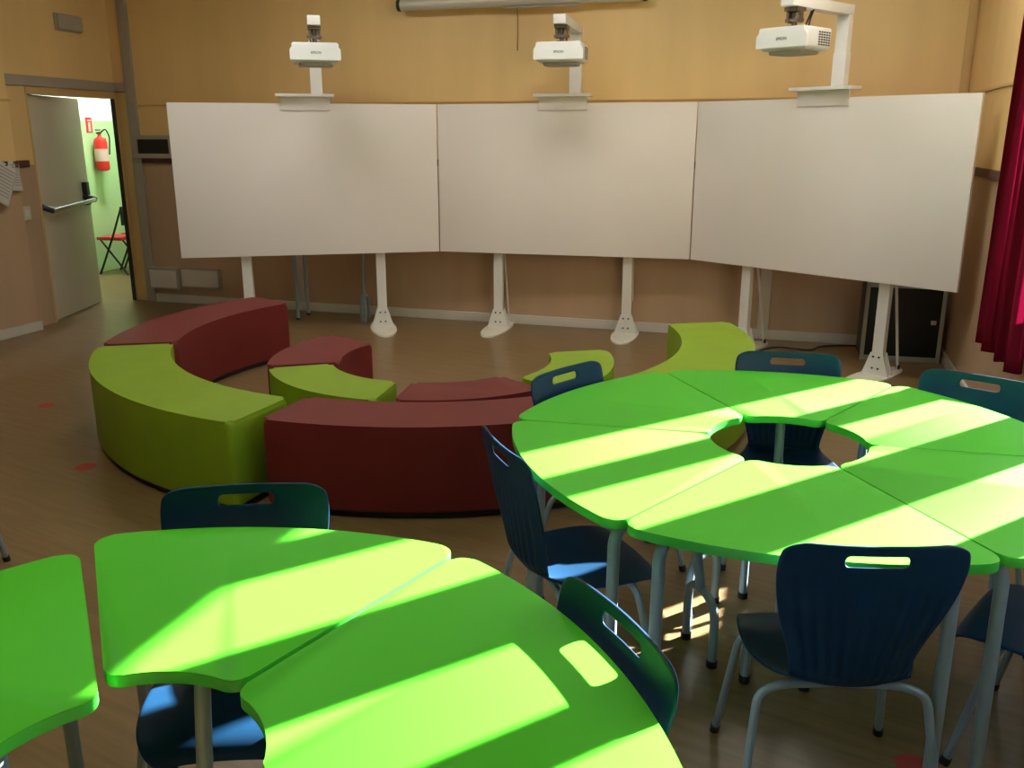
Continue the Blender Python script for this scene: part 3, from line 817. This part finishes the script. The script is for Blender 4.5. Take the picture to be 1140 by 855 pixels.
# curtain at the right wall
bm = bmesh.new(); nS, nZ = 150, 26; g = []
for j in range(nZ + 1):
    v = j / nZ; z = 2.72 - v * (2.72 - 0.58)
    row = []
    for i in range(nS + 1):
        u = i / nS
        s = 2.30 + u * (3.16 - 2.30) + 0.05*(1 - v)*(1 - u)
        ph = 2*PI*u*7.5
        amp = 0.045 + 0.012*math.sin(ph*0.37 + 1)
        y = -0.115 + amp*math.sin(ph + 0.5*math.sin(v*3 + u*7)) * (0.75 + 0.25*v)
        zz = z + (0.012*math.sin(ph*0.5 + 2) if j == nZ else 0)
        row.append(bm.verts.new(MR_ @ Vector((s + 0.012*math.sin(ph*2), y, zz))))
    g.append(row)
for j in range(nZ):
    for i in range(nS): bm.faces.new((g[j][i], g[j][i+1], g[j+1][i+1], g[j+1][i]))
ct = thing('curtain', 'crimson pleated curtain hanging at the right wall by the window', 'curtain')
c_ = link('fabric', bm, M['curtain'], ct); sm = c_.modifiers.new('t', 'SOLIDIFY'); sm.thickness = 0.002
link('curtain_rail', tb([MR_ @ Vector((1.9, -0.115, 2.74)), MR_ @ Vector((4.2, -0.115, 2.74))], 0.014, seg=10), M['alu'], ct)
for s in (1.95, 3.0, 4.15): link('rail_bracket', tb([MR_ @ Vector((s, -0.115, 2.74)), MR_ @ Vector((s, -0.0005, 2.74))], 0.008, seg=8), M['alu'], ct)

# small tubular-leg table behind the left board
bt = thing('side_table', 'small table with grey tubular legs standing behind the left whiteboard', 'table', (-1.70, 8.52, 0), math.atan2(ub.y, ub.x) + 0.12)
link('tabletop', bx((-0.38, -0.18, 0.715), (0.38, 0.16, 0.74), None, 0.004), M['grey'], bt)
for x, y in ((-0.33, -0.13), (-0.33, 0.12)):
    l = link('leg', tb([(x, y, 0.7145), (x, y, 0.012)], 0.016, seg=12), M['steel'], bt); link('foot_cap', tb([(x, y, 0.02), (x, y, 0.0005)], 0.018, seg=12), M['rubber'], l)
l = link('leg', tb([(0.30, 0.0, 0.7145), (0.30, 0.0, 0.24)], 0.016, seg=12), M['steel'], bt)
link('arch_foot', tb([(0.30, -0.10, 0.001), (0.30, -0.10, 0.23), (0.30, 0.10, 0.23), (0.30, 0.10, 0.001)], 0.0155, 0.09, 12, nfil=8), M['steel'], l)
l = link('leg', tb([(0.345, -0.13, 0.7145), (0.345, -0.13, 0.001)], 0.013, seg=12), M['steel'], bt)

# cable on the floor by the cabinet and red floor stickers
cbl = link('floor_cable', tb([(1.98, 7.10, 0.007), (2.20, 7.30, 0.007), (2.45, 7.12, 0.007), (2.55, 7.30, 0.007), (2.80, 7.33, 0.007), (2.95, 7.30, 0.007), (3.05, 7.22, 0.007)], 0.0065, 0.12, 8), M['rubber'])
tag(cbl, 'thin dark cable lying on the floor between the right board post and the cabinet', 'cable')
for x, y, r_, lb in ((-2.27, 4.49, 0.055, 'red round sticker on the floor close beside the left lime bench'),
                     (1.125, 2.135, 0.05, 'red round sticker on the floor under the nearest chair, at the photo bottom'),
                     (-3.05, 5.62, 0.05, 'red round sticker on the floor, farther one left of the benches')):
    b = bmesh.new(); lathe(b, [(r_, 0.0003), (r_, 0.0012)], 24, (0, 0, 0)); o = link('floor_sticker', b, M['dot'], None, True, (x, y, 0)); tag(o, lb, 'sticker', 'red floor stickers')

# added fill lamps, unseen above the frame, to brighten boards, benches and near tables
fillglow = emit('added_fill_glow', (1.0, 0.95, 0.90), 10.9)
for i, (x, y) in enumerate(((-1.9, 6.5), (0.2, 6.0), (2.1, 5.5), (-1.6, 2.5))):
    l = thing('added_fill_lamp', ('added unseen fill lamp over the dark red bench', 'added unseen fill lamp over the middle of the bench ring', 'added unseen fill lamp over the right lime bench', 'added unseen fill lamp over the near left tables')[i], 'lamp', (x, y, H), math.atan2(ub.y, ub.x), 'added fill lamps under the ceiling')
    link('fill_lamp_body', bx((-0.62, -0.32, -0.06), (0.62, 0.32, -0.001), None, 0.01), M['white'], l)
    link('fill_diffuser', bx((-0.59, -0.29, -0.072), (0.59, 0.29, -0.061), None, 0.004), fillglow, l)

# ------------------------------------------------------------------ outside ground
structure(link('ground', bx((-40, -40, -0.5), (60, 60, -0.4)), M['ground'], smooth=False))

# ------------------------------------------------------------------ light
AZ, EL = math.radians(57.0), math.radians(23.0)
sd = Vector((math.sin(AZ)*math.cos(EL), math.cos(AZ)*math.cos(EL), math.sin(EL)))
sun = bpy.data.lights.new('sun', 'SUN'); sun.energy = 94.0; sun.angle = math.radians(0.55); sun.color = (1.0, 0.98, 0.97)
so = bpy.data.objects.new('sun', sun); COL.objects.link(so); so.rotation_euler = sd.to_track_quat('Z', 'Y').to_euler(); so.location = (8, 8, 6)
w = bpy.data.worlds.new('sky'); SC.world = w; w.use_nodes = True
nt = w.node_tree; bg = nt.nodes['Background']
sky = nt.nodes.new('ShaderNodeTexSky'); sky.sky_type = 'NISHITA'; sky.sun_disc = False
sky.sun_elevation = EL; sky.sun_rotation = AZ
nt.links.new(sky.outputs[0], bg.inputs['Color']); bg.inputs['Strength'].default_value = 0.5
for a, b in OPEN:                                     # sampling portals in the window openings
    pl = bpy.data.lights.new('window_portal', 'AREA'); pl.shape = 'RECTANGLE'; pl.size = b - a; pl.size_y = LINT - SILL
    pl.cycles.is_portal = True
    po = bpy.data.objects.new('window_portal', pl); COL.objects.link(po)
    po.location = MR_ @ Vector(((a + b)/2, T + 0.02, (SILL + LINT)/2))
    nin = MR_.to_3x3() @ Vector((0, -1, 0))
    po.rotation_euler = nin.to_track_quat('-Z', 'Z').to_euler()

# ------------------------------------------------------------------ view
vs_ = SC.view_settings
SC.display_settings.display_device = 'sRGB'
vs_.view_transform = 'Standard'; vs_.look = 'None'; vs_.gamma = 1.0; vs_.use_curve_mapping = False
vs_.exposure = 0.0
cy = SC.cycles
cy.use_denoising = True
cy.max_bounces = 12; cy.diffuse_bounces = 8; cy.glossy_bounces = 4; cy.transparent_max_bounces = 12
cy.sample_clamp_indirect = 6.0
